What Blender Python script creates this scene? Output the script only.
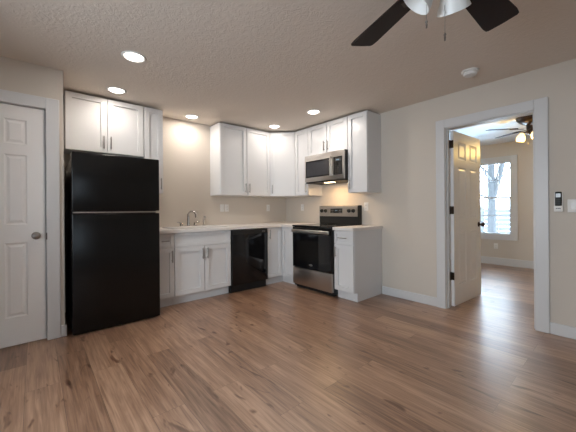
import bpy, bmesh, math, random
from mathutils import Vector, Matrix
random.seed(7)
PI = math.pi
S = bpy.context.scene
C = S.collection
for o in list(bpy.data.objects):
    bpy.data.objects.remove(o)

# ------------------------------------------------------------------ camera
cd = bpy.data.cameras.new('camera')
cam = bpy.data.objects.new('camera', cd)
C.objects.link(cam)
cd.sensor_fit = 'HORIZONTAL'
cd.sensor_width = 36.0
cd.lens = 36.0 * 293.345 / 576.0
cd.shift_y = (209.4 - 216.0) / 576.0
cd.clip_start = 0.05
YAW, ROLL = 0.71229, -0.0075
fw = Vector((math.sin(YAW), math.cos(YAW), 0))
rt = Vector((math.cos(YAW), -math.sin(YAW), 0))
up = Vector((0, 0, 1))
r2 = rt * math.cos(ROLL) + up * math.sin(ROLL)
u2 = up * math.cos(ROLL) - rt * math.sin(ROLL)
m = Matrix((r2, u2, -fw)).transposed().to_4x4()
m.translation = Vector((-3.5468, -4.1596, 1.1457))
cam.matrix_world = m
S.camera = cam

# ------------------------------------------------------------------ world, exposure
S.view_settings.view_transform = 'Standard'
S.view_settings.look = 'None'
S.view_settings.gamma = 1.0
S.view_settings.use_curve_mapping = False
S.view_settings.exposure = 0.6
W = bpy.data.worlds.new('overcast_sky')
S.world = W
W.use_nodes = True
wn = W.node_tree.nodes
wn['Background'].inputs[0].default_value = (0.74, 0.87, 1.0, 1)
# overcast sky, much brighter on the bedroom side (sun behind cloud towards +x)
wl = W.node_tree.links
_tc = wn.new('ShaderNodeTexCoord')
_sx = wn.new('ShaderNodeSeparateXYZ'); wl.new(_tc.outputs['Generated'], _sx.inputs[0])
_mr = wn.new('ShaderNodeMapRange'); _mr.interpolation_type = 'SMOOTHSTEP'
_mr.inputs['From Min'].default_value = -0.3; _mr.inputs['From Max'].default_value = 0.9
_mr.inputs['To Min'].default_value = 2.0; _mr.inputs['To Max'].default_value = 12.0
wl.new(_sx.outputs[0], _mr.inputs[0]); wl.new(_mr.outputs[0], wn['Background'].inputs[1])

def area(name, loc, target, sx, sy, power, col, parent=None, spread=None):
    l = bpy.data.lights.new(name, 'AREA')
    l.shape = 'RECTANGLE'
    l.size, l.size_y = sx, sy
    l.energy = power
    l.color = col
    if spread: l.spread = spread
    o = bpy.data.objects.new(name, l)
    C.objects.link(o)
    o.location = loc
    d = Vector(target) - Vector(loc)
    o.rotation_euler = d.to_track_quat('-Z', 'Y').to_euler()
    return o

DAY = (0.86, 0.93, 1.0)   # cool daylight
# daylight just outside the windows (left wall, rear wall, bedroom)
area('daylight_left_window', (-5.50, -3.3, 1.5), (-3, -3.2, 1.30), 1.9, 1.4, 82, DAY)
area('daylight_bedroom_window', (4.6, -2.3, -0.2), (2.6, -2.4, 2.0), 2.2, 0.9, 230, (0.45, 0.72, 1.0), None, 2.0)
area('daylight_bedroom_side_window', (1.9, 0.45, 1.2), (2.0, -2, 2.0), 1.3, 1.0, 8, DAY)
LAMP = (1.0, 0.92, 0.84)
LAMP_W = 3.3
BULB_W = 3.6

# ------------------------------------------------------------------ material helpers
def mat(name, col, rough=0.5, metal=0.0, spec=0.5, bump=None, var=None, emit=None, es=0, coat=0):
    M = bpy.data.materials.new(name)
    M.use_nodes = True
    nt = M.node_tree
    b = nt.nodes['Principled BSDF']
    b.inputs['Base Color'].default_value = (*col, 1)
    b.inputs['Roughness'].default_value = rough
    b.inputs['Metallic'].default_value = metal
    b.inputs['Specular IOR Level'].default_value = spec
    b.inputs['Coat Weight'].default_value = coat
    if emit:
        b.inputs['Emission Color'].default_value = (*emit, 1)
        b.inputs['Emission Strength'].default_value = es
    tc = nt.nodes.new('ShaderNodeTexCoord')
    if var:      # (scale, amount, stretch xyz)
        sc, am, st = var
        mp = nt.nodes.new('ShaderNodeMapping')
        mp.inputs['Scale'].default_value = st
        nt.links.new(tc.outputs['Object'], mp.inputs[0])
        n = nt.nodes.new('ShaderNodeTexNoise')
        n.inputs['Scale'].default_value = sc
        n.inputs['Detail'].default_value = 4
        nt.links.new(mp.outputs[0], n.inputs['Vector'])
        r = nt.nodes.new('ShaderNodeMapRange')
        r.inputs['To Min'].default_value = 1 - am
        r.inputs['To Max'].default_value = 1 + am
        nt.links.new(n.outputs[0], r.inputs[0])
        mx = nt.nodes.new('ShaderNodeMix')
        mx.data_type = 'RGBA'
        mx.blend_type = 'MULTIPLY'
        mx.inputs[0].default_value = 1
        mx.inputs[6].default_value = (*col, 1)
        nt.links.new(r.outputs[0], mx.inputs[7])
        nt.links.new(mx.outputs[2], b.inputs['Base Color'])
    if bump:     # (scale, strength, distance, detail)
        n2 = nt.nodes.new('ShaderNodeTexNoise')
        n2.inputs['Scale'].default_value = bump[0]
        n2.inputs['Detail'].default_value = bump[3] if len(bump) > 3 else 3
        nt.links.new(tc.outputs['Object'], n2.inputs['Vector'])
        bp = nt.nodes.new('ShaderNodeBump')
        bp.inputs['Strength'].default_value = bump[1]
        bp.inputs['Distance'].default_value = bump[2]
        nt.links.new(n2.outputs[0], bp.inputs['Height'])
        nt.links.new(bp.outputs[0], b.inputs['Normal'])
    return M

M = {}
M['wall'] = mat('greige_paint', (0.635, 0.572, 0.500), 0.7, spec=0.3, bump=(60, 0.25, 0.004, 4), var=(1.5, 0.03, (1, 1, 1)))
M['trim'] = mat('white_trim_paint', (0.66, 0.655, 0.655), 0.4, bump=(18, 0.05, 0.002))
M['door'] = mat('white_door_paint', (0.86, 0.84, 0.825), 0.32, bump=(14, 0.05, 0.002))
M['cab'] = mat('white_cabinet_lacquer', (0.72, 0.715, 0.715), 0.32, var=(2, 0.02, (1, 1, 1)))
M['cabin'] = mat('maple_cabinet_underside', (0.70, 0.62, 0.52), 0.5, var=(6, 0.08, (1, 8, 1)))
M['shadowgap'] = mat('dark_cabinet_top_edge', (0.12, 0.10, 0.09), 0.7, var=(8, 0.1, (1, 1, 1)))
M['counter'] = mat('off_white_laminate', (0.82, 0.775, 0.74), 0.3, var=(90, 0.05, (1, 1, 1)))
M['black'] = mat('black_appliance_enamel', (0.004, 0.0038, 0.0038), 0.24, spec=0.35, bump=(160, 0.04, 0.001))
M['blackmatte'] = mat('matte_black_plastic', (0.010, 0.010, 0.010), 0.55, var=(20, 0.1, (1, 1, 1)))
M['blackglass'] = mat('black_oven_glass', (0.006, 0.006, 0.007), 0.06, var=(5, 0.1, (1, 1, 1)))
M['dwblack'] = mat('gloss_black_dishwasher', (0.007, 0.007, 0.008), 0.10, bump=(3, 0.03, 0.002))
M['window_glass_mw'] = mat('smoked_microwave_glass', (0.035, 0.035, 0.04), 0.10, var=(30, 0.2, (1, 1, 1)))
M['steel'] = mat('brushed_stainless', (0.55, 0.52, 0.49), 0.30, 1.0, var=(6, 0.08, (1, 1, 90)))
M['steeld'] = mat('dull_stainless_drawer', (0.50, 0.455, 0.415), 0.34, 1.0, var=(6, 0.08, (1, 1, 90)))
M['nickel'] = mat('brushed_nickel', (0.38, 0.365, 0.35), 0.28, 1.0, var=(60, 0.06, (1, 1, 1)))
M['chrome'] = mat('polished_chrome', (0.72, 0.71, 0.70), 0.12, 1.0, var=(10, 0.02, (1, 1, 1)))
M['bronze'] = mat('dark_bronze', (0.055, 0.035, 0.025), 0.35, 0.8, var=(30, 0.1, (1, 1, 1)))
M['plate'] = mat('white_plastic_plate', (0.82, 0.80, 0.77), 0.35, var=(10, 0.02, (1, 1, 1)))
M['slot'] = mat('dark_slot', (0.05, 0.05, 0.05), 0.6, var=(10, 0.1, (1, 1, 1)))
M['blade'] = mat('dark_walnut_blade', (0.016, 0.007, 0.006), 0.55, spec=0.25, var=(4, 0.35, (30, 2, 30)))
M['detector'] = mat('white_detector_plastic', (0.80, 0.79, 0.77), 0.4, var=(10, 0.02, (1, 1, 1)))
M['display'] = mat('clock_display', (0.01, 0.01, 0.01), 0.2, emit=(0.55, 0.8, 1.0), es=0.5)
M['lcd'] = mat('grey_lcd', (0.42, 0.45, 0.47), 0.25, var=(8, 0.05, (1, 1, 1)))
M['logo'] = mat('silver_logo_print', (0.55, 0.55, 0.55), 0.3, 0.6, var=(10, 0.02, (1, 1, 1)))
M['lens'] = mat('lit_recessed_lens', (0.9, 0.88, 0.85), 0.4, emit=(1.0, 0.90, 0.80), es=7.0)
M['mwlens'] = mat('lit_cooktop_lamp', (0.9, 0.8, 0.6), 0.4, emit=(1.0, 0.74, 0.42), es=6.0)
M['litshade'] = mat('lit_amber_glass_shade', (0.9, 0.75, 0.5), 0.4, emit=(1.0, 0.68, 0.28), es=1.6)
M['bark'] = mat('grey_bark', (0.14, 0.15, 0.16), 0.9, var=(10, 0.3, (4, 4, 1)), bump=(20, 0.5, 0.03))
M['snow'] = mat('snowy_ground', (0.85, 0.88, 0.92), 0.8, bump=(2, 0.3, 0.1))
M['siding'] = mat('white_lap_siding', (0.30, 0.32, 0.34), 0.6, var=(3, 0.03, (1, 1, 1)))
M['bluegrey'] = mat('blue_grey_metal', (0.35, 0.47, 0.55), 0.4, var=(3, 0.05, (1, 1, 1)))

def frosted():
    K = mat('frosted_white_glass', (0.86, 0.86, 0.85), 0.42, var=(6, 0.04, (1, 1, 1)))
    b = K.node_tree.nodes['Principled BSDF']
    b.inputs['Transmission Weight'].default_value = 0.12
    return K
M['frost'] = frosted()

def pane_mat():
    K = bpy.data.materials.new('clear_window_glass'); K.use_nodes = True
    nt = K.node_tree
    for n in list(nt.nodes): nt.nodes.remove(n)
    out = nt.nodes.new('ShaderNodeOutputMaterial')
    t = nt.nodes.new('ShaderNodeBsdfTransparent')
    t.inputs[0].default_value = (0.95, 0.97, 0.98, 1)
    g = nt.nodes.new('ShaderNodeBsdfGlossy'); g.inputs['Roughness'].default_value = 0.02
    fr = nt.nodes.new('ShaderNodeFresnel'); fr.inputs[0].default_value = 1.3
    mx = nt.nodes.new('ShaderNodeMixShader')
    nt.links.new(fr.outputs[0], mx.inputs[0]); nt.links.new(t.outputs[0], mx.inputs[1]); nt.links.new(g.outputs[0], mx.inputs[2])
    nt.links.new(mx.outputs[0], out.inputs[0])
    return K
M['pane'] = pane_mat()

def ceiling_mat():
    K = mat('knockdown_ceiling', (0.74, 0.665, 0.59), 0.85, spec=0.2)
    nt = K.node_tree; b = nt.nodes['Principled BSDF']
    tc = nt.nodes.new('ShaderNodeTexCoord')
    n = nt.nodes.new('ShaderNodeTexNoise'); n.inputs['Scale'].default_value = 30; n.inputs['Detail'].default_value = 5
    n.inputs['Distortion'].default_value = 1.2
    nt.links.new(tc.outputs['Object'], n.inputs['Vector'])
    cr = nt.nodes.new('ShaderNodeValToRGB')
    cr.color_ramp.elements[0].position = 0.42; cr.color_ramp.elements[1].position = 0.62
    nt.links.new(n.outputs[0], cr.inputs[0])
    bp = nt.nodes.new('ShaderNodeBump'); bp.inputs['Strength'].default_value = 0.3; bp.inputs['Distance'].default_value = 0.004
    nt.links.new(cr.outputs[0], bp.inputs['Height']); nt.links.new(bp.outputs[0], b.inputs['Normal'])
    return K
M['ceiling'] = ceiling_mat()

def floor_mat():
    K = bpy.data.materials.new('vinyl_plank_oak'); K.use_nodes = True
    nt = K.node_tree; N = nt.nodes; L = nt.links
    b = N['Principled BSDF']
    tc = N.new('ShaderNodeTexCoord')
    sp = N.new('ShaderNodeSeparateXYZ'); L.new(tc.outputs['Object'], sp.inputs[0])
    cb = N.new('ShaderNodeCombineXYZ'); L.new(sp.outputs[1], cb.inputs[0]); L.new(sp.outputs[0], cb.inputs[1])
    def brick(c1, c2, mo):
        k = N.new('ShaderNodeTexBrick')
        k.offset = 0.37; k.offset_frequency = 2
        k.inputs['Scale'].default_value = 1.0
        k.inputs['Brick Width'].default_value = 1.22
        k.inputs['Row Height'].default_value = 0.18
        k.inputs['Mortar Size'].default_value = 0.0009
        k.inputs['Mortar Smooth'].default_value = 0.3
        k.inputs['Color1'].default_value = c1; k.inputs['Color2'].default_value = c2; k.inputs['Mortar'].default_value = mo
        L.new(cb.outputs[0], k.inputs['Vector'])
        return k
    kb = brick((0, 0, 0, 1), (1, 1, 1, 1), (0.5, 0.5, 0.5, 1))
    # per plank random shift of the grain
    sh = N.new('ShaderNodeVectorMath'); sh.operation = 'MULTIPLY_ADD'
    L.new(kb.outputs['Color'], sh.inputs[0]); sh.inputs[1].default_value = (13, 29, 7); L.new(tc.outputs['Object'], sh.inputs[2])
    def noise(scale, st, det, dist=0.0):
        mp = N.new('ShaderNodeMapping'); mp.inputs['Scale'].default_value = st
        L.new(sh.outputs[0], mp.inputs[0])
        n = N.new('ShaderNodeTexNoise'); n.inputs['Scale'].default_value = scale
        n.inputs['Detail'].default_value = det; n.inputs['Distortion'].default_value = dist
        L.new(mp.outputs[0], n.inputs['Vector'])
        return n
    fine = noise(1.0, (75, 3.0, 1), 6, 0.6)
    broad = noise(1.0, (13, 1.4, 1), 5, 1.2)
    r1 = N.new('ShaderNodeValToRGB')
    e = r1.color_ramp.elements
    e[0].position = 0.40; e[0].color = (0.135, 0.070, 0.040, 1)
    e[1].position = 0.80; e[1].color = (0.46, 0.285, 0.185, 1)
    x = e.new(0.60); x.color = (0.29, 0.162, 0.100, 1)
    mxa = N.new('ShaderNodeMath'); mxa.operation = 'MULTIPLY_ADD'
    L.new(fine.outputs[0], mxa.inputs[0]); mxa.inputs[1].default_value = 0.62
    mb_ = N.new('ShaderNodeMath'); mb_.operation = 'MULTIPLY_ADD'
    L.new(broad.outputs[0], mb_.inputs[0]); mb_.inputs[1].default_value = 0.42
    mc_ = N.new('ShaderNodeMath'); mc_.operation = 'MULTIPLY'
    L.new(kb.outputs['Color'], mc_.inputs[0]); mc_.inputs[1].default_value = 0.20
    L.new(mc_.outputs[0], mb_.inputs[2]); L.new(mb_.outputs[0], mxa.inputs[2])
    L.new(mxa.outputs[0], r1.inputs[0])
    # knots and dark cracks
    kn = noise(1.0, (7.5, 2.2, 1), 2, 2.2)
    r2_ = N.new('ShaderNodeValToRGB')
    e = r2_.color_ramp.elements
    e[0].position = 0.27; e[0].color = (0.36, 0.26, 0.21, 1)
    e[1].position = 0.36; e[1].color = (1, 1, 1, 1)
    L.new(kn.outputs[0], r2_.inputs[0])
    mu = N.new('ShaderNodeMix'); mu.data_type = 'RGBA'; mu.blend_type = 'MULTIPLY'; mu.inputs[0].default_value = 1
    L.new(r1.outputs[0], mu.inputs[6]); L.new(r2_.outputs[0], mu.inputs[7])
    # seams
    ms = N.new('ShaderNodeMix'); ms.data_type = 'RGBA'
    L.new(kb.outputs['Fac'], ms.inputs[0]); L.new(mu.outputs[2], ms.inputs[6]); ms.inputs[7].default_value = (0.09, 0.055, 0.038, 1)
    L.new(ms.outputs[2], b.inputs['Base Color'])
    b.inputs['Roughness'].default_value = 0.36
    b.inputs['Coat Weight'].default_value = 0.5
    b.inputs['Coat Roughness'].default_value = 0.38
    b.inputs['Specular IOR Level'].default_value = 0.5
    rr = N.new('ShaderNodeMapRange'); rr.inputs['To Min'].default_value = 0.26; rr.inputs['To Max'].default_value = 0.40
    L.new(fine.outputs[0], rr.inputs[0]); L.new(rr.outputs[0], b.inputs['Roughness'])
    bp = N.new('ShaderNodeBump'); bp.inputs['Strength'].default_value = 0.12; bp.inputs['Distance'].default_value = 0.003
    L.new(fine.outputs[0], bp.inputs['Height']); L.new(bp.outputs[0], b.inputs['Normal'])
    return K
M['floor'] = floor_mat()

# ------------------------------------------------------------------ mesh helpers
def B(): return bmesh.new()

def box(bm, x0, x1, y0, y1, z0, z1, bev=0.0, seg=1):
    x0, x1 = min(x0, x1), max(x0, x1); y0, y1 = min(y0, y1), max(y0, y1); z0, z1 = min(z0, z1), max(z0, z1)
    g = bmesh.ops.create_cube(bm, size=1)
    vs = g['verts']
    for v in vs:
        v.co = Vector((x0 + (v.co.x + .5) * (x1 - x0), y0 + (v.co.y + .5) * (y1 - y0), z0 + (v.co.z + .5) * (z1 - z0)))
    if bev:
        es = list({e for v in vs for e in v.link_edges})
        bmesh.ops.bevel(bm, geom=es, offset=bev, segments=seg, profile=0.5, affect='EDGES')
    return bm

def cyl(bm, p0, p1, r0, r1=None, seg=16, cap=True):
    r1 = r0 if r1 is None else r1
    p0, p1 = Vector(p0), Vector(p1)
    d = p1 - p0
    q = d.to_track_quat('Z', 'Y')
    g = bmesh.ops.create_cone(bm, cap_ends=cap, segments=seg, radius1=r0, radius2=r1, depth=d.length)
    mt = Matrix.Translation((p0 + p1) / 2) @ q.to_matrix().to_4x4()
    bmesh.ops.transform(bm, matrix=mt, verts=g['verts'])
    return bm

def lathe(bm, prof, seg=32, mtx=None):
    rings = []
    for r, z in prof:
        if r < 1e-5:
            rings.append([bm.verts.new((0, 0, z))])
        else:
            rings.append([bm.verts.new((r * math.cos(2 * PI * k / seg), r * math.sin(2 * PI * k / seg), z)) for k in range(seg)])
    fs = []
    for a, b in zip(rings, rings[1:]):
        for k in range(seg):
            j = (k + 1) % seg
            if len(a) == 1 and len(b) == 1: continue
            if len(a) == 1: fs.append(bm.faces.new((a[0], b[j], b[k])))
            elif len(b) == 1: fs.append(bm.faces.new((a[k], a[j], b[0])))
            else: fs.append(bm.faces.new((a[k], a[j], b[j], b[k])))
    vs = [v for r in rings for v in r]
    if mtx: bmesh.ops.transform(bm, matrix=mtx, verts=vs)
    return bm

def tube(bm, pts, r, seg=10):
    pts = [Vector(p) for p in pts]
    rs = r if isinstance(r, (list, tuple)) else [r] * len(pts)
    rings = []
    up_ = Vector((0, 0, 1))
    for i, p in enumerate(pts):
        t = (pts[min(i + 1, len(pts) - 1)] - pts[max(i - 1, 0)]).normalized()
        a = t.cross(up_)
        if a.length < 0.05: a = t.cross(Vector((1, 0, 0)))
        a.normalize(); b = t.cross(a).normalized()
        if i and (a.dot(pa) < 0): a, b = -a, -b
        pa = a
        rings.append([bm.verts.new(p + rs[i] * (a * math.cos(2 * PI * k / seg) + b * math.sin(2 * PI * k / seg))) for k in range(seg)])
    for q, w in zip(rings, rings[1:]):
        for k in range(seg):
            j = (k + 1) % seg
            bm.faces.new((q[k], q[j], w[j], w[k]))
    bm.faces.new(rings[0]); bm.faces.new(rings[-1])
    return bm

def prism(bm, pts, z0, z1):
    a = [bm.verts.new((x, y, z0)) for x, y in pts]
    b = [bm.verts.new((x, y, z1)) for x, y in pts]
    n = len(pts)
    bm.faces.new(a); bm.faces.new(b)
    for k in range(n):
        j = (k + 1) % n
        bm.faces.new((a[k], a[j], b[j], b[k]))
    return bm

def obj(name, bm, m_, parent=None, smooth=False, loc=None, rot=None):
    bmesh.ops.recalc_face_normals(bm, faces=bm.faces[:])
    me = bpy.data.meshes.new(name)
    bm.to_mesh(me); bm.free()
    me.materials.append(M[m_] if isinstance(m_, str) else m_)
    if smooth:
        for p in me.polygons: p.use_smooth = True
        try: me.set_sharp_from_angle(angle=math.radians(38))
        except Exception: pass
    o = bpy.data.objects.new(name, me)
    C.objects.link(o)
    if parent: o.parent = parent
    if loc is not None: o.location = loc
    if rot is not None: o.rotation_euler = rot
    return o

def tag(o, label, cat, group=None):
    o['label'] = label; o['category'] = cat
    if group: o['group'] = group
    return o

def thing(name, label, cat, loc=(0, 0, 0), rotz=0, group=None):
    o = bpy.data.objects.new(name, None)
    C.objects.link(o)
    o.empty_display_size = 0.1
    o.location = loc; o.rotation_euler = (0, 0, rotz)
    return tag(o, label, cat, group)

def struct(name, bm, m_, parent=None, smooth=False, label=None, cat=None, loc=None, rot=None):
    o = obj(name, bm, m_, parent, smooth, loc, rot)
    o['kind'] = 'structure'
    if label: tag(o, label, cat)
    return o

def rect_ring(bm, x0, x1, z0, z1, y):
    return [bm.verts.new(p) for p in ((x0, y, z0), (x1, y, z0), (x1, y, z1), (x0, y, z1))]

def bridge(bm, a, b):
    for k in range(4):
        j = (k + 1) % 4
        bm.faces.new((a[k], a[j], b[j], b[k]))

def shaker(bm, x0, x1, z0, z1, yf, t=0.02, fr=0.057, rec=0.0175):
    # front face at y = yf looking towards -y, thickness t towards +y
    c = 0.0016
    back = rect_ring(bm, x0, x1, z0, z1, yf + t)
    o0 = rect_ring(bm, x0, x1, z0, z1, yf + c)
    o1 = rect_ring(bm, x0 + c, x1 - c, z0 + c, z1 - c, yf)
    i0 = rect_ring(bm, x0 + fr, x1 - fr, z0 + fr, z1 - fr, yf)
    i1 = rect_ring(bm, x0 + fr + .0012, x1 - fr - .0012, z0 + fr + .0012, z1 - fr - .0012, yf + rec)
    bm.faces.new(back)
    for a, b in ((back, o0), (o0, o1), (o1, i0), (i0, i1)): bridge(bm, a, b)
    bm.faces.new(i1)
    return bm

def six_panel(bm, w, h, t, cols, rows):
    # slab 0..w, y -t/2..t/2, z 0..h with raised panels on both faces
    xs = sorted({0, w, *[v for c in cols for v in c]}); zs = sorted({0, h, *[v for r in rows for v in r]})
    for s in (-1, 1):
        y = s * t / 2
        for i in range(len(xs) - 1):
            for j in range(len(zs) - 1):
                a, b, c, d = xs[i], xs[i + 1], zs[j], zs[j + 1]
                ring = rect_ring(bm, a, b, c, d, y)
                if (a, b) in cols and (c, d) in rows:
                    prev = ring
                    for ins, dep in ((.010, .007), (.018, .007), (.036, .001)):
                        nx = rect_ring(bm, a + ins, b - ins, c + ins, d - ins, y - s * dep)
                        bridge(bm, prev, nx); prev = nx
                    bm.faces.new(prev)
                else:
                    bm.faces.new(ring)
    f = rect_ring(bm, 0, w, 0, h, -t / 2); g = rect_ring(bm, 0, w, 0, h, t / 2)
    bridge(bm, f, g)
    bmesh.ops.remove_doubles(bm, verts=bm.verts[:], dist=1e-5)
    return bm

def bar_pull(bm, p, axis, L=0.14, out=0.03):
    # p: centre on the door face (front faces -y)
    p = Vector(p); ax = Vector((0, 0, 1)) if axis == 'z' else Vector((1, 0, 0))
    o_ = Vector((0, -out, 0))
    cyl(bm, p + o_ - ax * L / 2, p + o_ + ax * L / 2, 0.007, seg=12)
    for s in (-1, 1):
        q = p + ax * s * L * 0.36
        cyl(bm, q + Vector((0, 0.001, 0)), q + o_, 0.0045, seg=10)
    return bm

# ------------------------------------------------------------------ room shell
HC = 2.433
XL, YR = -5.2, -6.6           # left wall, rear wall (behind the camera)
LX, LY = -3.342, -0.776       # corner of the pantry wall by the fridge
DY0, DY1 = -3.600, -2.806     # bedroom doorway
BX = 3.50                     # far bedroom wall
BY0, BY1 = -4.6, 0.0

struct('floor', box(B(), XL - .2, BX + .2, YR - .2, .2, -.10, 0), 'floor')
struct('ceiling', box(B(), XL - .2, .06, YR - .2, .2, HC, HC + .12), 'ceiling')
struct('ceiling_bedroom', box(B(), .06, BX + .2, BY0 - .2, .2, HC, HC + .12), mat('white_bedroom_ceiling', (0.74, 0.75, 0.76), 0.8, bump=(16, 0.35, 0.006, 5)))
bm = B()
box(bm, LX, .115, 0, .12, 0, HC)
struct('wall_back', bm, 'wall')
# pantry wall with closed door
PX0, PX1, PH = -4.092, -3.463, 2.056
bm = B()
box(bm, XL - .12, PX0, LY, LY + .115, 0, HC)
box(bm, PX1, LX, LY, LY + .115, 0, HC)
box(bm, PX0, PX1, LY, LY + .115, PH, HC)
box(bm, LX - .115, LX, LY + .115, .12, 0, HC)
struct('wall_pantry', bm, 'wall')
struct('wall_pantry_back', box(B(), XL - .12, LX - .115, 0, .12, 0, HC), 'wall')
# right wall with bedroom doorway
bm = B()
box(bm, 0, .115, DY1, 0, 0, HC)
box(bm, 0, .115, YR, DY0, 0, HC)
box(bm, 0, .115, DY0, DY1, 2.06, HC)
struct('wall_right', bm, 'wall')
# left wall with a window
def wall_with_hole(axis, p0, p1, a0, a1, h0, h1, z0, z1):
    bm = B()
    def bx_(u0, u1, c, d):
        if axis == 'x': box(bm, p0, p1, u0, u1, c, d)
        else: box(bm, u0, u1, p0, p1, c, d)
    bx_(a0, h0, 0, HC); bx_(h1, a1, 0, HC); bx_(h0, h1, 0, z0); bx_(h0, h1, z1, HC)
    return bm
struct('wall_left', wall_with_hole('x', XL - .12, XL, YR, LY, -4.0, -2.4, .75, 2.1), 'wall')
struct('wall_rear', wall_with_hole('y', YR - .12, YR, XL - .12, .115, -4.9, -3.8, .75, 2.05), 'wall')
# bedroom walls
WY0, WY1, WZ0, WZ1 = -2.675, -1.965, 0.605, 2.065
struct('wall_bedroom_far', wall_with_hole('x', BX, BX + .12, BY0, BY1, WY0 - .03, WY1 + .03, WZ0 - .03, WZ1 + .03), 'wall')
struct('wall_bedroom_near', box(B(), .115, BX + .12, BY0 - .12, BY0, 0, HC), 'wall')
struct('wall_bedroom_left', wall_with_hole('y', BY1, BY1 + .12, .115, BX + .12, 1.25, 2.55, .75, 2.05), 'wall')

# windows ------------------------------------------------------------
def window(name, axis, pos, a0, a1, z0, z1, inward, cols, label, casing=True):
    # built with local x along the wall, -y towards the room
    w = a1 - a0
    e = bpy.data.objects.new(name, None); C.objects.link(e); e['kind'] = 'structure'
    tag(e, label, 'window')
    zm = (z0 + z1) / 2 + .015
    f = B()
    box(f, -.03, w + .03, .0, .10, z0 - .03, z0); box(f, -.03, w + .03, .0, .10, z1, z1 + .03)
    box(f, -.03, 0, .0, .10, z0, z1); box(f, w, w + .03, .0, .10, z0, z1)
    obj('window_frame', f, 'trim', e)
    for nm, c, d, y in (('upper_sash', zm - .015, z1, .055), ('lower_sash', z0, zm + .015, .025)):
        s = B(); k = .032
        box(s, 0, k, y, y + .028, c, d); box(s, w - k, w, y, y + .028, c, d)
        box(s, k, w - k, y, y + .028, c, c + k); box(s, k, w - k, y, y + .028, d - k, d)
        for i in range(1, cols):
            x = w * i / cols; box(s, x - .006, x + .006, y + .008, y + .022, c + k, d - k)
        h = (c + d) / 2; box(s, k, w - k, y + .009, y + .021, h - .006, h + .006)
        so = obj(nm, s, 'trim', e)
        obj('pane', box(B(), k, w - k, y + .0135, y + .0165, c + k, d - k), 'pane', so)
    if casing:
        cs = B(); k = .10
        box(cs, -k, 0.012, -.018, 0, z0 - k, z1 + k, .003); box(cs, w - .012, w + k, -.018, 0, z0 - k, z1 + k, .003)
        box(cs, .012, w - .012, -.018, 0, z1 - .012, z1 + k, .003); box(cs, .012, w - .012, -.018, 0, z0 - k, z0 + .012, .003)
        obj('window_casing', cs, 'trim', e)
    if axis == 'bed':   e.location = (pos, a1, 0); e.rotation_euler = (0, 0, -PI / 2)
    elif axis == 'left': e.location = (pos, a0, 0); e.rotation_euler = (0, 0, PI / 2)
    elif axis == 'rear': e.location = (a1, pos, 0); e.rotation_euler = (0, 0, PI)
    else: e.location = (a0, pos, 0)
    return e
window('window_1', 'bed', BX, WY0, WY1, WZ0, WZ1, -1, 3, 'white framed sash window on the far wall of the room beyond the doorway')
window('window_2', 'left', XL, -3.97, -2.43, .78, 2.07, 1, 2, 'wide white sash window in the left wall beside the camera')
window('window_3', 'rear', YR, -4.87, -3.83, .78, 2.02, 1, 2, 'wide white sash window in the wall behind the camera')
window('window_4', 'side', BY1, 1.28, 2.52, .78, 2.02, 1, 2, 'white sash window in the bedroom side wall hidden behind its open door')

# door casings, jambs ------------------------------------------------
bm = B()
for x0, x1 in ((-.02, 0), (.115, .135)):
    box(bm, x0, x1, DY1 + .004, DY1 + .101, 0, 2.153, .004)
    box(bm, x0, x1, DY0 - .092, DY0 + .008, 0, 2.153, .004)
    box(bm, x0, x1, DY0 + .008, DY1 + .004, 2.058, 2.153, .004)
box(bm, 0, .115, DY1 - .002, DY1 + .0, 0, 2.06); box(bm, 0, .115, DY0, DY0 + .014, 0, 2.06); box(bm, 0, .115, DY0, DY1, 2.048, 2.06)
box(bm, .03, .07, DY1 - .013, DY1 - .002, 0, 2.048, .002); box(bm, .03, .07, DY0 + .014, DY0 + .025, 0, 2.048, .002)
struct('trim_1', bm, 'trim', label='wide white casing and jamb around the open bedroom doorway', cat='door trim')
bm = B()
box(bm, PX1 - .006, PX1 + .090, LY - .02, LY, 0, 2.153, .004)
box(bm, PX0 - .095, PX0 + .006, LY - .02, LY, 0, 2.153, .004)
box(bm, PX0 + .006, PX1 - .006, LY - .02, LY, 2.052, 2.153, .004)
box(bm, PX1 - .0055, PX1, LY, LY + .115, 0, 2.056); box(bm, PX0, PX0 + .0055, LY, LY + .115, 0, 2.056); box(bm, PX0, PX1, LY, LY + .115, 2.050, 2.056)
box(bm, PX1 - .02, PX1 - .0055, LY + .048, LY + .08, 0, 2.05)
tr2 = struct('trim_2', bm, 'trim', label='white casing around the closed door left of the fridge', cat='door trim')
obj('strike_plate', box(B(), PX1 - .008, PX1 - .001, LY - .0225, LY + .01, .895, .955), 'bronze', tr2)

# baseboards ---------------------------------------------------------
def bb(x0, x1, y0, y1, h=.105): 
    return box(B(), x0, x1, y0, y1, 0, h, .004)
struct('baseboard_right', bb(-.015, 0, DY1 + .101, -1.992), 'trim')
struct('baseboard_right_near', bb(-.015, 0, YR, DY0 - .092), 'trim')
bm = B(); box(bm, PX1 + .09, LX + .015, LY - .015, LY, 0, .105, .004); box(bm, LX, LX + .015, LY, -.02, 0, .105, .004)
struct('baseboard_pantry', bm, 'trim')
struct('baseboard_pantry_left', bb(XL, PX0 - .095, LY - .015, LY), 'trim')
struct('baseboard_left', bb(XL, XL + .015, YR, LY - .015), 'trim')
struct('baseboard_bedroom', bb(BX - .016, BX, BY0, BY1, .145), 'trim')
struct('baseboard_bedroom_near', bb(.135, BX - .016, BY0, BY0 + .016, .145), 'trim')
struct('baseboard_rear', bb(XL + .015, -.015, YR, YR + .015), 'trim')

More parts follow.
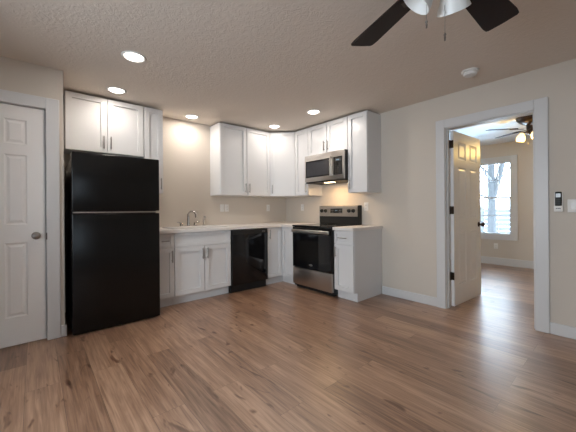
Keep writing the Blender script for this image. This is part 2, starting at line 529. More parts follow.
# doors --------------------------------------------------------------
ROWS = [(.235, .865), (1.020, 1.615), (1.705, 1.915)]
def knob_bm(bm, x, z, y0, s):
    # round knob on a rose, axis along y, s = -1 towards -y
    mt = Matrix.Translation((x, y0, z)) @ Matrix.Rotation(PI / 2 if s < 0 else -PI / 2, 4, 'X')
    lathe(bm, [(0, -.001), (.032, -.001), (.032, .004), (.026, .009), (.012, .012), (.011, .026), (.018, .032), (.027, .040), (.0285, .050), (.025, .060), (.014, .067), (0, .069)], 28, mt)
    return bm
W1 = .606
d1 = struct('door_1', six_panel(B(), W1, 2.032, .035, [(.118, .262), (.344, .488)], ROWS), 'door',
            label='closed white six panel door left of the black fridge', cat='door',
            loc=(PX0 + .009, LY + .026, .014))
obj('door_knob', knob_bm(B(), W1 - .062, .918, -.0175, -1), 'nickel', d1, True)
W2 = .762
A2 = -PI / 2 + math.radians(86.2)
d2 = struct('door_2', six_panel(B(), W2, 2.030, .035, [(.115, .325), (.437, .647)], ROWS), 'door',
            label='open six panel door swung into the bedroom beyond the doorway', cat='door')
d2.location = (.118, DY1 - .0245, .012)
d2.rotation_euler = (0, 0, A2)
kn = B(); knob_bm(kn, W2 - .065, .922, -.0175, -1); knob_bm(kn, W2 - .065, .922, .0175, 1)
obj('door_knob', kn, 'bronze', d2, True)
for z in (.345, 1.11, 1.875):
    h = B()
    box(h, -.001, .0005, -.0175, .0175, z - .045, z + .045)
    cyl(h, (-.006, .0195, z - .047), (-.006, .0195, z + .047), .007, seg=12)
    box(h, -.040, -.006, .010, .0135, z - .045, z + .045, .001)
    obj('hinge', h, 'bronze', d2)

# ------------------------------------------------------------------ cabinets
T = 2.412           # top of the wall cabinets
UB = 1.362          # underside of the wall cabinets
CT = 0.875          # top of the base carcasses
SW, RW = 0, -PI / 2 # sink wall, range wall orientation
G = .0042

def wall_cab(name, label, loc, rot, w, z0, z1, doors, depth=.305):
    """local x 0..w from left to right as seen, wall at y=0, front towards -y. doors: list of (x0,x1,side) side of the pull"""
    t = thing(name, label, 'cabinet', loc, rot, 'white wall cabinets')
    obj('carcass', box(B(), 0, w, -depth, -.001, z0, z1, .0015), 'cab', t)
    for a, b, s in doors:
        d = obj('door', shaker(B(), a + G, b - G, z0 + .003, z1 - .004, -depth - .0205), 'cab', t)
        x = b - .034 if s == 'r' else a + .034
        obj('handle', bar_pull(B(), (x, -depth - .0205, z0 + .115), 'z'), 'nickel', d, True)
    return t

wall_cab('wall_cabinet', 'short two door white wall cabinet above the black fridge', (-3.303, 0, 0), SW, .764, 1.795, T, [(0, .382, 'r'), (.382, .764, 'l')])
wall_cab('wall_cabinet', 'narrow tall white wall cabinet between fridge and sink', (-2.537, 0, 0), SW, .226, UB, T, [(0, .226, 'r')])
wall_cab('wall_cabinet', 'wide two door white wall cabinet above the dishwasher', (-1.520, 0, 0), SW, .910, UB, T, [(0, .455, 'r'), (.455, .910, 'l')])
wall_cab('wall_cabinet', 'narrow single door white wall cabinet left of the microwave', (0, -.610, 0), RW, .304, UB, T, [(0, .304, 'r')])
wall_cab('wall_cabinet', 'short two door white wall cabinet directly above the microwave', (0, -.914, 0), RW, .762, 1.955, T, [(0, .381, 'r'), (.381, .762, 'l')])
wall_cab('wall_cabinet', 'tall single door white end wall cabinet right of the microwave', (0, -1.676, 0), RW, .310, UB, T, [(0, .310, 'l')])
# diagonal corner
t = thing('wall_cabinet', 'diagonal white corner wall cabinet where the two kitchen walls meet', 'cabinet', (0, 0, 0), 0, 'white wall cabinets')
obj('carcass', prism(B(), [(-.001, -.001), (-.609, -.001), (-.609, -.305), (-.305, -.609), (-.001, -.609)], UB, T), 'cab', t)
L_ = .402
d = obj('door', shaker(B(), -L_ / 2, L_ / 2, UB + .003, T - .004, 0), 'cab', t, loc=(-.457 - .0146, -.457 - .0146, 0), rot=(0, 0, -PI / 4))
obj('handle', bar_pull(B(), (-L_ / 2 + .034, 0, UB + .115), 'z'), 'nickel', d, True)

def base_cab(name, label, loc, rot, w, fronts, depth=.61, group='white base cabinets', open_top=False):
    """fronts: (kind, x0,x1,z0,z1, pull) pull: (axis,x,z,len) or None"""
    t = thing(name, label, 'cabinet', loc, rot, group)
    if open_top:      # sides, bottom, back and front rail, open where the sink hangs in
        k = B()
        box(k, 0, .016, -depth, -.001, .11, CT); box(k, w - .016, w, -depth, -.001, .11, CT)
        box(k, .016, w - .016, -depth, -.001, .11, .126); box(k, .016, w - .016, -.012, -.001, .126, CT)
        box(k, .016, w - .016, -depth, -depth + .012, .126, CT)
        obj('carcass', k, 'cab', t)
    else:
        obj('carcass', box(B(), 0, w, -depth, -.001, .11, CT, .0015), 'cab', t)
    obj('toe_kick', box(B(), .0, w, -.555, -.02, 0, .11), 'cab', t)
    for kind, a, b, c, d_, pull in fronts:
        fr = .057 if kind != 'drawer' else .035
        f = obj(kind, shaker(B(), a + G, b - G, c, d_, -depth - .0205, fr=fr if b - a > .25 or kind == 'drawer' else .05), 'cab', t)
        if pull:
            ax, x, z, ln = pull
            obj('handle', bar_pull(B(), (x, -depth - .0205, z), ax, ln), 'nickel', f, True)
    return t

DZ0, DZ1, RZ0, RZ1 = .117, .695, .702, .868
base_cab('base_cabinet', 'narrow white base cabinet with one drawer right of the fridge', (-2.513, 0, 0), SW, .222,
         [('drawer', 0, .222, RZ0, RZ1, ('x', .111, .785, .09)), ('door', 0, .222, DZ0, DZ1, ('z', .222 - .032, .60, .14))])
base_cab('base_cabinet', 'white two door sink base cabinet below the faucet', (-2.290, 0, 0), SW, .762,
         [('drawer', 0, .762, RZ0, RZ1, None), ('door', 0, .381, DZ0, DZ1, ('z', .381 - .032, .60, .14)), ('door', .381, .762, DZ0, DZ1, ('z', .381 + .032, .60, .14))], open_top=True)
base_cab('base_cabinet', 'white base cabinet with drawer at the right end past the range', (0, -1.682, 0), RW, .306,
         [('drawer', 0, .306, RZ0, RZ1, ('x', .153, .785, .13)), ('door', 0, .306, DZ0, DZ1, ('z', .032, .60, .14))])
# lazy-susan corner base
t = thing('base_cabinet', 'white corner base cabinet with folding doors between dishwasher and range', 'cabinet', (0, 0, 0), 0, 'white base cabinets')
obj('carcass', prism(B(), [(-.001, -.001), (-.912, -.001), (-.912, -.61), (-.61, -.61), (-.61, -.912), (-.001, -.912)], .11, CT), 'cab', t)
obj('toe_kick', prism(B(), [(-.02, -.02), (-.912, -.02), (-.912, -.555), (-.555, -.555), (-.555, -.912), (-.02, -.912)], 0, .11), 'cab', t)
d = obj('door', shaker(B(), -.912 + G, -.6325, DZ0, RZ1, -.6305, fr=.05), 'cab', t)
obj('handle', bar_pull(B(), (-.912 + .034, -.6305, .775), 'z'), 'nickel', d, True)
d = obj('door', shaker(B(), .6325, .912 - G, DZ0, RZ1, -.6305, fr=.05), 'cab', t, rot=(0, 0, -PI / 2))

# ------------------------------------------------------------------ countertops
SX0, SX1, SY0, SY1 = -2.29 + .03, -1.528 - .03, -.585, -.125    # sink cut-out
bm = B()
z0, z1 = CT + .001, .914
box(bm, -2.513, SX0, -.655, -.001, z0, z1); box(bm, SX1, -.655, -.655, -.001, z0, z1)
box(bm, SX0, SX1, -.655, SY0, z0, z1); box(bm, SX0, SX1, SY1, -.001, z0, z1)
box(bm, -.655, -.001, -.914, -.001, z0, z1)
tag(obj('countertop', bm, 'counter'), 'off white L shaped countertop running from fridge to range', 'countertop')
bm = B(); box(bm, -.655, -.001, -2.002, -1.680, z0, z1, .002)
tag(obj('countertop', bm, 'counter'), 'short off white countertop on the end cabinet right of the range', 'countertop')

# ------------------------------------------------------------------ sink, faucet
t = thing('kitchen_sink', 'pale drop in sink set into the countertop', 'sink', ((SX0 + SX1) / 2, (SY0 + SY1) / 2, .914))
hw, hd = (SX1 - SX0) / 2, (SY1 - SY0) / 2
def rr(bm, a, b, z, r=.05, n=5):
    out = []
    for cx, cy, st in ((a - r, b - r, 0), (-a + r, b - r, 1), (-a + r, -b + r, 2), (a - r, -b + r, 3)):
        for k in range(n + 1):
            an = (st + k / n) * PI / 2
            out.append(bm.verts.new((cx + r * math.cos(an), cy + r * math.sin(an), z)))
    return out
bm = B()
rings = [rr(bm, hw + .018, hd + .018, .0008), rr(bm, hw + .016, hd + .016, .006), rr(bm, hw - .02, hd - .02, .006), rr(bm, hw - .026, hd - .026, .0), rr(bm, hw - .035, hd - .035, -.16), ]
for a, b in zip(rings, rings[1:]):
    n = len(a)
    for k in range(n):
        j = (k + 1) % n; bm.faces.new((a[k], a[j], b[j], b[k]))
bm.faces.new(rings[-1])
obj('basin', bm, mat('pale_sink', (0.70, 0.67, 0.645), 0.25, var=(10, .03, (1, 1, 1))), t, True)
obj('drain', lathe(B(), [(0, -.1585), (.04, -.1585), (.045, -.157), (.045, -.1598)], 24), 'chrome', t)

FX, FY, FZ = -1.893, -.070, .915
t = thing('kitchen_faucet', 'chrome two handle kitchen faucet with gooseneck spout behind the sink', 'faucet', (FX, FY, FZ))
bm = B(); box(bm, -.125, .125, -.024, .024, 0, .014, .006, 2)
obj('base_plate', bm, 'chrome', t, True)
bm = B()
pts = [(0, 0, .01), (0, 0, .08), (0, 0, .15)]
for k in range(1, 10):
    a = PI * k / 10
    pts.append((0.0 + .045 * (1 - math.cos(a)) * .75, -.055 * (1 - math.cos(a)), .15 + .065 * math.sin(a)))
pts.append((.068, -.112, .125))
tube(bm, pts, [.020, .018, .016] + [.0145] * 9 + [.015], 14)
obj('spout', bm, 'chrome', t, True)
for s in (-1, 1):
    bm = B(); lathe(bm, [(0, .012), (.026, .012), (.023, .035), (.019, .052), (0, .058)], 18, Matrix.Translation((s * .1, 0, 0)))
    tube(bm, [(s * .1, 0, .045), (s * .125, -.01, .055), (s * .165, -.02, .062)], [.010, .009, .008], 10)
    obj('lever_handle', bm, 'chrome', t, True)
t = thing('side_sprayer', 'chrome side sprayer standing right of the faucet', 'sprayer', (FX + .235, FY, FZ))
obj('holder', lathe(B(), [(0, 0), (.024, 0), (.022, .012), (.016, .02), (.016, .03), (0, .03)], 20), 'chrome', t, True)
bm = B(); tube(bm, [(0, 0, .028), (0, 0, .085), (0, -.004, .11), (.0, -.03, .125)], [.016, .019, .021, .018], 14)
obj('spray_head', bm, 'chrome', t, True)

# ------------------------------------------------------------------ refrigerator
t = thing('refrigerator', 'tall black top freezer refrigerator below the short wall cabinet', 'refrigerator', (-2.912, 0, 0))
w2 = .380
obj('body', box(B(), -w2, w2, -.745, -.045, .03, 1.625, .004), 'black', t)
bm = B(); box(bm, -w2 + .01, w2 - .01, -.84, -.74, .004, .03, .004)
for k in range(12):
    x = -.33 + k * .06; box(bm, x - .02, x + .02, -.843, -.839, .014, .03)
obj('kick_grille', bm, 'blackmatte', t)
def fdoor(z0, z1): 
    bm = B(); box(bm, -w2 - .001, w2 + .001, -.872, -.752, z0, z1, .010, 3); return bm
fd = obj('freezer_door', fdoor(1.142, 1.690), 'black', t, True)
rd = obj('fridge_door', fdoor(.016, 1.118), 'black', t, True)
obj('gasket', box(B(), -w2 + .012, w2 - .012, -.752, -.745, .09, 1.68), 'blackmatte', t)
bm = B(); box(bm, -w2 + .008, w2 - .004, -.8765, -.80, 1.126, 1.136, .002)
obj('trim_strip', bm, 'steel', t)
bm = B(); box(bm, w2 - .05, w2 - .02, -.80, -.74, 1.69, 1.698, .002)
obj('hinge_cover', bm, 'blackmatte', t)
for sx in (-1, 1):
    obj('foot', cyl(B(), (sx * .32, -.70, 0), (sx * .32, -.70, .035), .018), 'blackmatte', t)
    obj('foot', cyl(B(), (sx * .32, -.12, 0), (sx * .32, -.12, .035), .018), 'blackmatte', t)

# ------------------------------------------------------------------ dishwasher
t = thing('dishwasher', 'gloss black built in dishwasher right of the sink cabinet', 'dishwasher', (-1.524, 0, 0))
obj('tub', box(B(), .008, .602, -.60, -.03, .10, .868), 'blackmatte', t)
d = obj('door', box(B(), .006, .604, -.650, -.602, .112, .868, .005, 2), 'dwblack', t, True)
obj('control_strip', box(B(), .010, .600, -.6535, -.648, .800, .862, .002), 'blackmatte', d)
bm = B()
for k, wd in enumerate((.008, .005, .007, .006, .008)): box(bm, .50 + k * .011, .50 + k * .011 + wd, -.6543, -.653, .826, .834)
obj('badge', bm, 'logo', d)
obj('kick_plate', box(B(), .006, .604, -.60, -.575, .0, .108, .002), 'blackmatte', t)

# ------------------------------------------------------------------ range (local x left-right, wall at y=0)
t = thing('kitchen_range', 'stainless and black electric range between the base cabinets', 'stove', (0, -.9175, 0), RW)
w = .760
obj('body', box(B(), 0.001, w - .001, -.625, -.03, .03, .895, .002), 'blackmatte', t)
bm = B(); box(bm, 0, w, -.668, -.03, .896, .918, .004, 2)
ck = obj('cooktop', bm, 'blackglass', t)
for x, y, r in ((.19, -.50, .105), (.57, -.50, .09), (.19, -.21, .08), (.57, -.21, .105)):
    bm = B(); lathe(bm, [(r - .003, .9183), (r, .9186), (r + .003, .9183)], 40, Matrix.Translation((x, y, 0)))
    obj('burner_ring', bm, 'lcd', ck)
od = obj('oven_door', box(B(), .004, w - .004, -.664, -.626, .312, .890, .005, 2), 'black', t, True)
obj('door_glass', box(B(), .010, w - .010, -.6685, -.663, .320, .800, .002), 'blackglass', od)
obj('window', box(B(), .12, w - .12, -.6692, -.668, .42, .70, .0003), mat('dark_oven_window', (.012, .011, .010), .04, var=(20, .2, (1, 1, 1))), od)
bm = B()
box(bm, .022, w - .022, -.712, -.690, .816, .860, .008, 3)
for x in (.06, w - .06): box(bm, x - .012, x + .012, -.70, -.660, .824, .852, .003)
obj('oven_handle', bm, 'steel', od, True)
# small oval badge with script like strokes
bm = B()
for k in range(18):
    a, b = 2 * PI * k / 18, 2 * PI * (k + 1) / 18
    cyl(bm, (.38 + .034 * math.cos(a), -.6692, .372 + .011 * math.sin(a)), (.38 + .034 * math.cos(b), -.6692, .372 + .011 * math.sin(b)), .0016, seg=6)
for k in range(7): box(bm, .357 + k * .0068, .361 + k * .0068, -.670, -.6685, .368, .375 + .003 * (k % 2))
obj('badge', bm, 'logo', od)
dr = obj('storage_drawer', box(B(), .004, w - .004, -.662, -.626, .062, .305, .006, 2), 'steeld', t, True)
obj('kick_panel', box(B(), .02, w - .02, -.600, -.58, .006, .075), 'blackmatte', t)
for x in (.05, w - .05):
    for y in (-.55, -.1): obj('foot', cyl(B(), (x, y, 0), (x, y, .035), .015), 'blackmatte', t)
bm = B(); box(bm, .005, w - .005, -.075, -.008, .9185, 1.035, .004)
bg = obj('backguard', bm, 'blackmatte', t)
obj('side_cap', box(B(), w - .022, w - .002, -.082, -.006, .92, 1.196, .004), 'blackmatte', bg)
obj('side_cap', box(B(), .002, .012, -.080, -.006, .92, 1.190, .003), 'blackmatte', bg)
bm = B()
a = prism(bm, [(-.008, 1.035), (-.092, 1.035), (-.080, 1.185), (-.060, 1.196), (-.008, 1.196)], .012, w - .022)
for v in bm.verts: v.co = Vector((v.co.z, v.co.x, v.co.y))
cp = obj('control_panel', bm, 'steel', bg)
def pan(x, z, dy=0):   # point on the sloped panel
    return (x, -.092 + (z - 1.035) * .08 - dy, z)
rk = math.atan2(.08, 1)
for x in (.062, .142, .592, .672):
    bm = B(); lathe(bm, [(0, 0), (.027, 0), (.027, .006), (.021, .010), (.019, .03), (.015, .033), (0, .033)], 24)
    box(bm, -.004, .004, -.019, .019, .03, .038, .001)
    k = obj('knob', bm, 'blackmatte', cp, True, loc=pan(x, 1.118), rot=(PI / 2 - rk, 0, 0))
bm = B(); box(bm, -.115, .115, -.034, .034, -.002, .002)
ds = obj('clock_panel', bm, 'blackglass', cp, loc=pan(.353, 1.118, .001), rot=(PI / 2 - rk, 0, 0))
bm = B()
def lit_mark(bm, ch, x, y, s, zz):
    # small lit mark, too small in the photo to read
    box(bm, x, x + s * .8, y, y + s * 1.6, zz, zz + .0006)
for i, ch in enumerate('....'): lit_mark(bm, ch, -.024 + i * .012 + (.003 if i > 1 else 0), -.001, .0075, .002)
obj('display_mark', bm, 'display', ds)
for gx in (-.1, .052):
    for gz in (-.022, .008):
        bm = B()
        for i in range(4): box(bm, gx + i * .013, gx + i * .013 + .010, gz, gz + .005, .002, .0026)
        obj('button_print', bm, 'logo', ds)

# ------------------------------------------------------------------ microwave
t = thing('microwave', 'stainless over the range microwave below the short wall cabinet', 'microwave', (0, -.918, 0), RW)
w = .754; z0, z1 = 1.545, 1.952
obj('body', box(B(), 0, w, -.375, -.004, z0, z1, .003), 'blackmatte', t)
fp = obj('front_frame', None or box(B(), 0, w, -.402, -.376, z0 + .012, z1, .004, 2), 'steel', t, True)
dg = obj('door_glass', box(B(), .028, .515, -.4055, -.400, z0 + .075, z1 - .085, .002), 'blackglass', fp)
obj('door_window', box(B(), .050, .49, -.4062, -.405, z0 + .098, z1 - .108, .0003), 'window_glass_mw', dg)
cpn = obj('control_panel', box(B(), .575, .728, -.4055, -.400, z0 + .075, z1 - .085, .002), 'blackglass', fp)
bm = B(); box(bm, .6, .703, -.4062, -.405, z1 - .145, z1 - .108)
obj('display', bm, 'slot', cpn)
bm = B()
for i, ch in enumerate('....'):
    tb = B(); lit_mark(tb, ch, .0, 0, .009, 0); bm2 = tb
    for v in bm2.verts: v.co = Vector((v.co.x + .628 + i * .013, -.4064 - v.co.z, v.co.y + z1 - .136))
    me_ = bpy.data.meshes.new('tmp'); bm2.to_mesh(me_); bm2.free(); bm.from_mesh(me_); bpy.data.meshes.remove(me_)
obj('display_mark', bm, 'display', cpn)
bm = B()
for i in range(3):
    for j in range(5): box(bm, .604 + i * .036, .626 + i * .036, -.4060, -.405, z0 + .088 + j * .026, z0 + .096 + j * .026)
obj('keypad', bm, 'slot', cpn)
bm = B(); box(bm, .530, .556, -.445, -.428, z0 + .055, z1 - .065, .007, 3)
for z in (z0 + .08, z1 - .09): box(bm, .536, .55, -.43, -.400, z - .012, z + .012, .002)
obj('handle', bm, 'steel', fp, True)
obj('vent_grille', box(B(), .0, w, -.385, -.02, z0 - .006, z0 - .0005), 'blackmatte', t)
obj('cooktop_lamp', box(B(), .30, .46, -.30, -.22, z0 - .010, z0 - .006), 'mwlens', t)
l = bpy.data.lights.new('cooktop_lamp_light', 'AREA'); l.shape = 'RECTANGLE'; l.size, l.size_y = .16, .08
l.energy = 2.2; l.color = (1.0, .66, .34)
lo = bpy.data.objects.new('cooktop_lamp_light', l); C.objects.link(lo); lo.parent = t; lo.location = (.38, -.26, z0 - .013)

# ------------------------------------------------------------------ recessed lights
def recessed(x, y, label, power=LAMP_W):
    t = thing('recessed_light', label, 'ceiling light', (x, y, HC), 0, 'recessed ceiling lights')
    obj('trim_ring', lathe(B(), [(.070, -.002), (.078, -.009), (.090, -.008), (.095, -.0005), (.070, -.0005), (.070, -.002)], 40), 'detector', t, True)
    obj('lens', lathe(B(), [(0, -.016), (.035, -.0145), (.058, -.010), (.0695, -.003), (.0695, -.0008), (0, -.0008)], 40), 'lens', t, True)
    l = bpy.data.lights.new('lamp_light', 'AREA'); l.shape = 'DISK'; l.size = .13
    l.energy = power; l.color = LAMP
    l.spread = math.radians(180)
    o = bpy.data.objects.new('lamp_light', l); C.objects.link(o); o.parent = t; o.location = (0, 0, -.018)
recessed(-2.911, -1.467, 'round recessed ceiling light nearest the camera, out in front of the fridge', 4.6)
recessed(-2.879, -.600, 'round recessed ceiling light just in front of the cabinet over the fridge', 2.5)
recessed(-1.903, -.245, 'round recessed ceiling light close to the bare wall above the sink')
recessed(-.735, -.595, 'round recessed ceiling light in front of the diagonal corner wall cabinet', 1.9)
recessed(-.751, -1.453, 'round recessed ceiling light in front of the cabinets above the microwave', 4.4)

# ------------------------------------------------------------------ smoke detector
t = thing('smoke_detector', 'round white smoke detector on the ceiling near the doorway', 'smoke detector', (-.445, -3.198, HC))
obj('mounting_plate', lathe(B(), [(0, -.0005), (.072, -.0005), (.072, -.012), (.066, -.014), (0, -.014)], 36), 'detector', t, True)
bm = B(); lathe(bm, [(0, -.014), (.056, -.014), (.058, -.030), (.050, -.042), (.020, -.046), (0, -.046)], 36)
sd = obj('cover', bm, 'detector', t, True)
obj('test_button', cyl(B(), (.02, 0, -.0465), (.02, 0, -.044), .009), 'plate', sd)

# ------------------------------------------------------------------ ceiling fans
def fan(name, label, loc, blade_az, R, zs, shade_az, shade_r, shade_m, metal, bm_mat, chains, bw=(.052, .068), tilt=40, kit=0.0, hug=False, pitch=10, sr=.105):
    """zs: dict of depths below the ceiling"""
    t = thing(name, label, 'ceiling fan', loc)
    zb = -zs['blade']
    if hug:
        obj('motor_housing', lathe(B(), [(0, -.0005), (.165, -.0005), (.175, -.02), (.170, -.05), (.14, -.085), (.10, -.11), (.06, -.125), (.05, zb - .05), (0, zb - .05)], 36), metal, t, True)
    else:
        obj('canopy', lathe(B(), [(0, -.0005), (.085, -.0005), (.088, -.02), (.075, -.05), (.05, -.06), (.03, zb + .075), (0, zb + .075)], 32), metal, t, True)
        obj('motor_housing', lathe(B(), [(0, zb + .085), (.07, zb + .083), (.105, zb + .06), (.115, zb + .03), (.110, zb - .01), (.08, zb - .04), (.05, zb - .05), (0, zb - .05)], 36), metal, t, True)
    for az in blade_az:
        e = B()
        n0, n1 = bw
        r0 = .20
        outl = [(r0, -n0), (R - .05, -n1), (R - .010, -n1 + .003), (R, -n1 + .014), (R + .004, 0), (R, n1 - .014), (R - .010, n1 - .003), (R - .05, n1), (r0, n0), (r0 - .02, n0 - .02), (r0 - .02, -n0 + .02)]
        prism(e, outl, -.004, .004)
        bo = obj('blade', e, bm_mat, t, loc=(0, 0, zb), rot=(math.radians(pitch), 0, az))
        br = B(); box(br, .095, .17, -.018, .018, -.012, -.006, .002); prism(br, [(.165, -.015), (.25, -.04), (.275, 0), (.25, .04), (.165, .015)], -.012, -.0045)
        obj('blade_bracket', br, metal, bo)
    zb += kit
    lk = obj('light_kit', lathe(B(), [(0, zb - .05), (.045, zb - .05), (.06, zb - .075), (.055, zb - .105), (.03, zb - .125), (0, zb - .13)], 28), metal, t, True)
    for az in shade_az:
        ca, sa = math.cos(az), math.sin(az)
        a = B(); tube(a, [(.05 * ca, .05 * sa, zb - .085), (.085 * ca, .085 * sa, zb - .088), ((sr + .004) * ca, (sr + .004) * sa, zb - .100)], .010, 10)
        arm = obj('lamp_arm', a, metal, lk, True)
        s = B()
        mt = Matrix.Translation((sr * ca, sr * sa, zb - .095)) @ Matrix.Rotation(az, 4, 'Z') @ Matrix.Rotation(-math.radians(tilt), 4, 'Y')
        k = shade_r
        if hug:
            lathe(s, [(.024, .006), (.030, -.012), (.046, -.034), (.055, -.062), (.053, -.090), (.046, -.108), (.044, -.108), (.050, -.090), (.052, -.062), (.043, -.034), (.027, -.012), (.020, .002)], 30, mt)
        else: lathe(s, [(.026, .006), (.028, -.015), (.036 * k, -.04), (.050 * k, -.07), (.060 * k, -.098), (.066 * k, -.118), (.064 * k, -.119), (.057 * k, -.098), (.047 * k, -.07), (.033 * k, -.04), (.024, -.015), (.022, .002)], 30, mt)
        obj('lamp_shade', s, shade_m, lk, True)
    for (x, y, l) in chains:
        c = B(); cyl(c, (x, y, zb - .09), (x, y, zb - .09 - l), .0012, seg=6)
        ch = obj('pull_chain', c, 'nickel', t)
        f = B(); lathe(f, [(0, 0), (.003, -.002), (.0065, -.008), (.003, -.014), (.0045, -.02), (.003, -.03), (.0045, -.034), (0, -.038)], 12, Matrix.Translation((x, y, zb - .09 - l)))
        obj('pull_fob', f, 'nickel', ch, True)
    return t

hub = Vector((-2.19, -3.66))
az1 = math.atan2(-3.045 - hub.y, -1.95 - hub.x)
fan('ceiling_fan', 'dark bladed ceiling fan with unlit white glass shades at the top edge', (hub.x, hub.y, HC),
    [az1 - k * 2 * PI / 5 for k in range(5)], .665, dict(blade=.233),
    [math.radians(a) for a in (112, 12, -118)], 1.08, 'frost', 'bronze', 'blade',
    [(-.013, .09, .170), (.06, .04, .222)], bw=(.060, .084), kit=.055, pitch=-10, sr=.055)
f2 = (1.72, -3.285)
base_az = math.atan2(.757, .6536)      # away from the camera
fan('ceiling_fan', 'dark bronze ceiling fan with lit amber shades in the bedroom beyond the doorway', (f2[0], f2[1], HC),
    [base_az + math.radians(8 + 72 * k) for k in range(5)], .56, dict(blade=.175),
    [base_az + math.radians(a) for a in (162, 282, 42)], .95, 'litshade', 'bronze', 'blade', [(-.04, .03, .14), (.05, -.02, .18)], tilt=12, hug=True, pitch=-9, kit=.035)
for k in range(3):
    a = base_az + math.radians((162, 282, 42)[k])
    l = bpy.data.lights.new('bulb_light', 'POINT'); l.energy = BULB_W; l.color = (1.0, .66, .20); l.shadow_soft_size = .07
    o = bpy.data.objects.new('bulb_light', l); C.objects.link(o)
    o.location = (f2[0] + .19 * math.cos(a), f2[1] + .19 * math.sin(a), HC - .40)

# ------------------------------------------------------------------ outlets and switches
def plate(name, label, cat, loc, rot, kind, gangs=1):
    t = thing(name, label, cat, loc, rot)
    w = .07 + .046 * (gangs - 1)
    obj('cover_plate', box(B(), -w / 2, w / 2, -.006, -.0003, -.0575, .0575, .003, 2), 'plate', t, True)
    for g in range(gangs):
        x = (g - (gangs - 1) / 2) * .046
        k = kind[g]
        if k == 'o':
            for s in (-1, 1):
                oo = obj('receptacle', box(B(), x - .016, x + .016, -.0085, -.005, s * .02 - .014, s * .02 + .014, .003, 2), 'plate', t, True)
                q = B()
                for dx in (-.006, .006): box(q, x + dx - .001, x + dx + .001, -.0088, -.008, s * .02 - .003, s * .02 + .006)
                cyl(q, (x, -.0088, s * .02 - .008), (x, -.008, s * .02 - .008), .0025, seg=10)
                obj('slot', q, 'slot', oo)
        else:
            b_ = B(); box(b_, x - .0165, x + .0165, -.0095, -.005, -.033, .033, .002)
            obj('rocker', b_, 'plate', t)
    return t
plate('light_switch', 'white switch plate on the backsplash wall left of another plate', 'light switch', (-1.323, 0, 1.175), 0, 's')
plate('wall_outlet', 'white outlet on the backsplash wall just right of the switch plate', 'outlet', (-1.240, 0, 1.175), 0, 'o')
plate('wall_outlet', 'white outlet on the sink wall nearest the inside corner', 'outlet', (-.422, 0, 1.174), 0, 'o')
plate('wall_outlet', 'white outlet on the range wall left of the range, near the corner', 'outlet', (0, -.441, 1.177), RW, 'o')
plate('wall_outlet', 'white outlet on the range wall above the end countertop', 'outlet', (0, -1.745, 1.178), RW, 'o')
plate('wall_outlet', 'white outlet low on the bedroom wall beneath the window', 'outlet', (BX, -2.417, .375), RW, 'o')
plate('light_switch', 'wide white switch plate right of the remote, cut by the photo edge', 'light switch', (0, -3.872, 1.158), RW, 'ss', 2)

# fan remote in its wall cradle
t = thing('remote_control', 'black fan remote in a white cradle right of the doorway', 'remote control', (0, -3.757, 1.197), RW)
crd = obj('cradle', box(B(), -.030, .030, -.012, -.0003, -.090, .086, .006, 2), 'plate', t, True)
box_ = B(); box(box_, -.030, .030, -.031, -.010, -.090, -.036, .005, 2)
obj('cradle_pocket', box_, 'plate', crd, True)
q = B()
for i, wd in enumerate((.006, .004, .006, .005, .004)): box(q, -.016 + i * .007, -.016 + i * .007 + wd, -.0318, -.0305, -.064, -.056)
obj('cradle_print', q, 'slot', crd)
rm = B(); box(rm, -.0225, .0225, -.030, -.0125, -.070, .088, .008, 3)
ro = obj('remote', rm, 'blackmatte', t, True)
obj('screen', box(B(), -.0165, .0165, -.0312, -.0295, .038, .072, .001), 'lcd', ro)
q = B()
for i in range(3):
    for j in range(3): cyl(q, (-.011 + i * .011, -.0315, -.02 + j * .018), (-.011 + i * .011, -.029, -.02 + j * .018), .0035, seg=10)
obj('buttons', q, 'slot', ro)

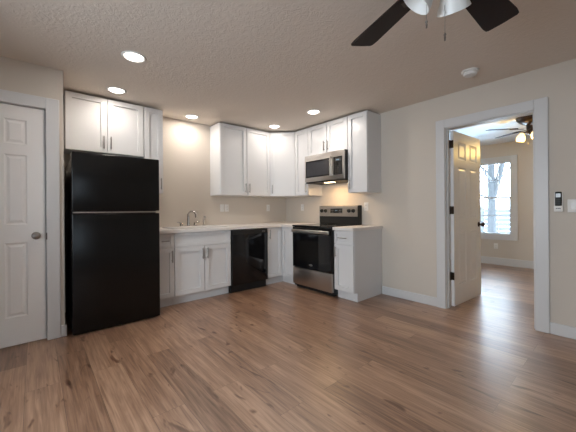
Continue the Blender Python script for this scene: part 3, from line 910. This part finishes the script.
# ------------------------------------------------------------------ outdoors seen through the bedroom window
struct('ground_outside', box(B(), BX + .3, 24, -14, 14, -.72, -.6), 'snow')
def tree(name, label, loc, h, r, lean, nb, seed):
    rnd = random.Random(seed)
    t = thing(name, label, 'tree', loc)
    bm = B()
    tube(bm, [(0, 0, -.05), (lean * .2, 0, h * .25), (lean * .5, .05, h * .55), (lean, 0, h)], [r * 1.25, r, r * .8, r * .3], 14)
    tube(bm, [(lean * .2, 0, h * .27), (lean * .2 + .1, -.22, h * .40), (lean * .2 + .2, -.55, h * .62), (lean * .2, -.8, h * .95)], [r * .8, r * .72, r * .55, r * .2], 12)
    obj('trunk', bm, 'bark', t, True)
    br = B()
    for k in range(nb):
        z = h * (.28 + .65 * k / nb)
        a = rnd.uniform(0, 2 * PI); L = h * rnd.uniform(.22, .42)
        p = Vector((lean * z / h, 0, z)); d = Vector((math.cos(a), math.sin(a), rnd.uniform(.25, .9))).normalized()
        pts = [p]
        for j in range(5):
            d = (d + Vector((rnd.uniform(-.25, .25), rnd.uniform(-.25, .25), rnd.uniform(-.05, .3)))).normalized()
            pts.append(pts[-1] + d * L / 5)
        rr_ = r * rnd.uniform(.25, .42)
        tube(br, pts, [rr_, rr_ * .8, rr_ * .6, rr_ * .45, rr_ * .3, rr_ * .12], 8)
        for j in (2, 3, 4):
            for s in range(2):
                d2 = (d + Vector((rnd.uniform(-.9, .9), rnd.uniform(-.9, .9), rnd.uniform(-.3, .7)))).normalized()
                q = [pts[j], pts[j] + d2 * L * .2, pts[j] + d2 * L * .4 + Vector((0, 0, L * .05))]
                tube(br, q, [rr_ * .35, rr_ * .22, rr_ * .08], 6)
    obj('branches', br, 'bark', t, True)
tree('bare_tree', 'leafless forked tree seen through the bedroom window', (9.5, -.80, -.62), 7.5, .135, .3, 22, 3)
# neighbour's white siding fence
t = thing('board_fence', 'white horizontal board fence standing outside beneath the trees', 'fence', (12.2, -1.0, -.6))
for k in range(8):
    z = .12 + k * .20
    obj('board', box(B(), -.02, .02, -4, 4, z, z + .175, .006), 'siding', t)
for y in (-3.9, -1.3, 1.3, 3.9): obj('post', box(B(), .02, .14, y - .06, y + .06, -.02, 1.85, .008), 'siding', t)
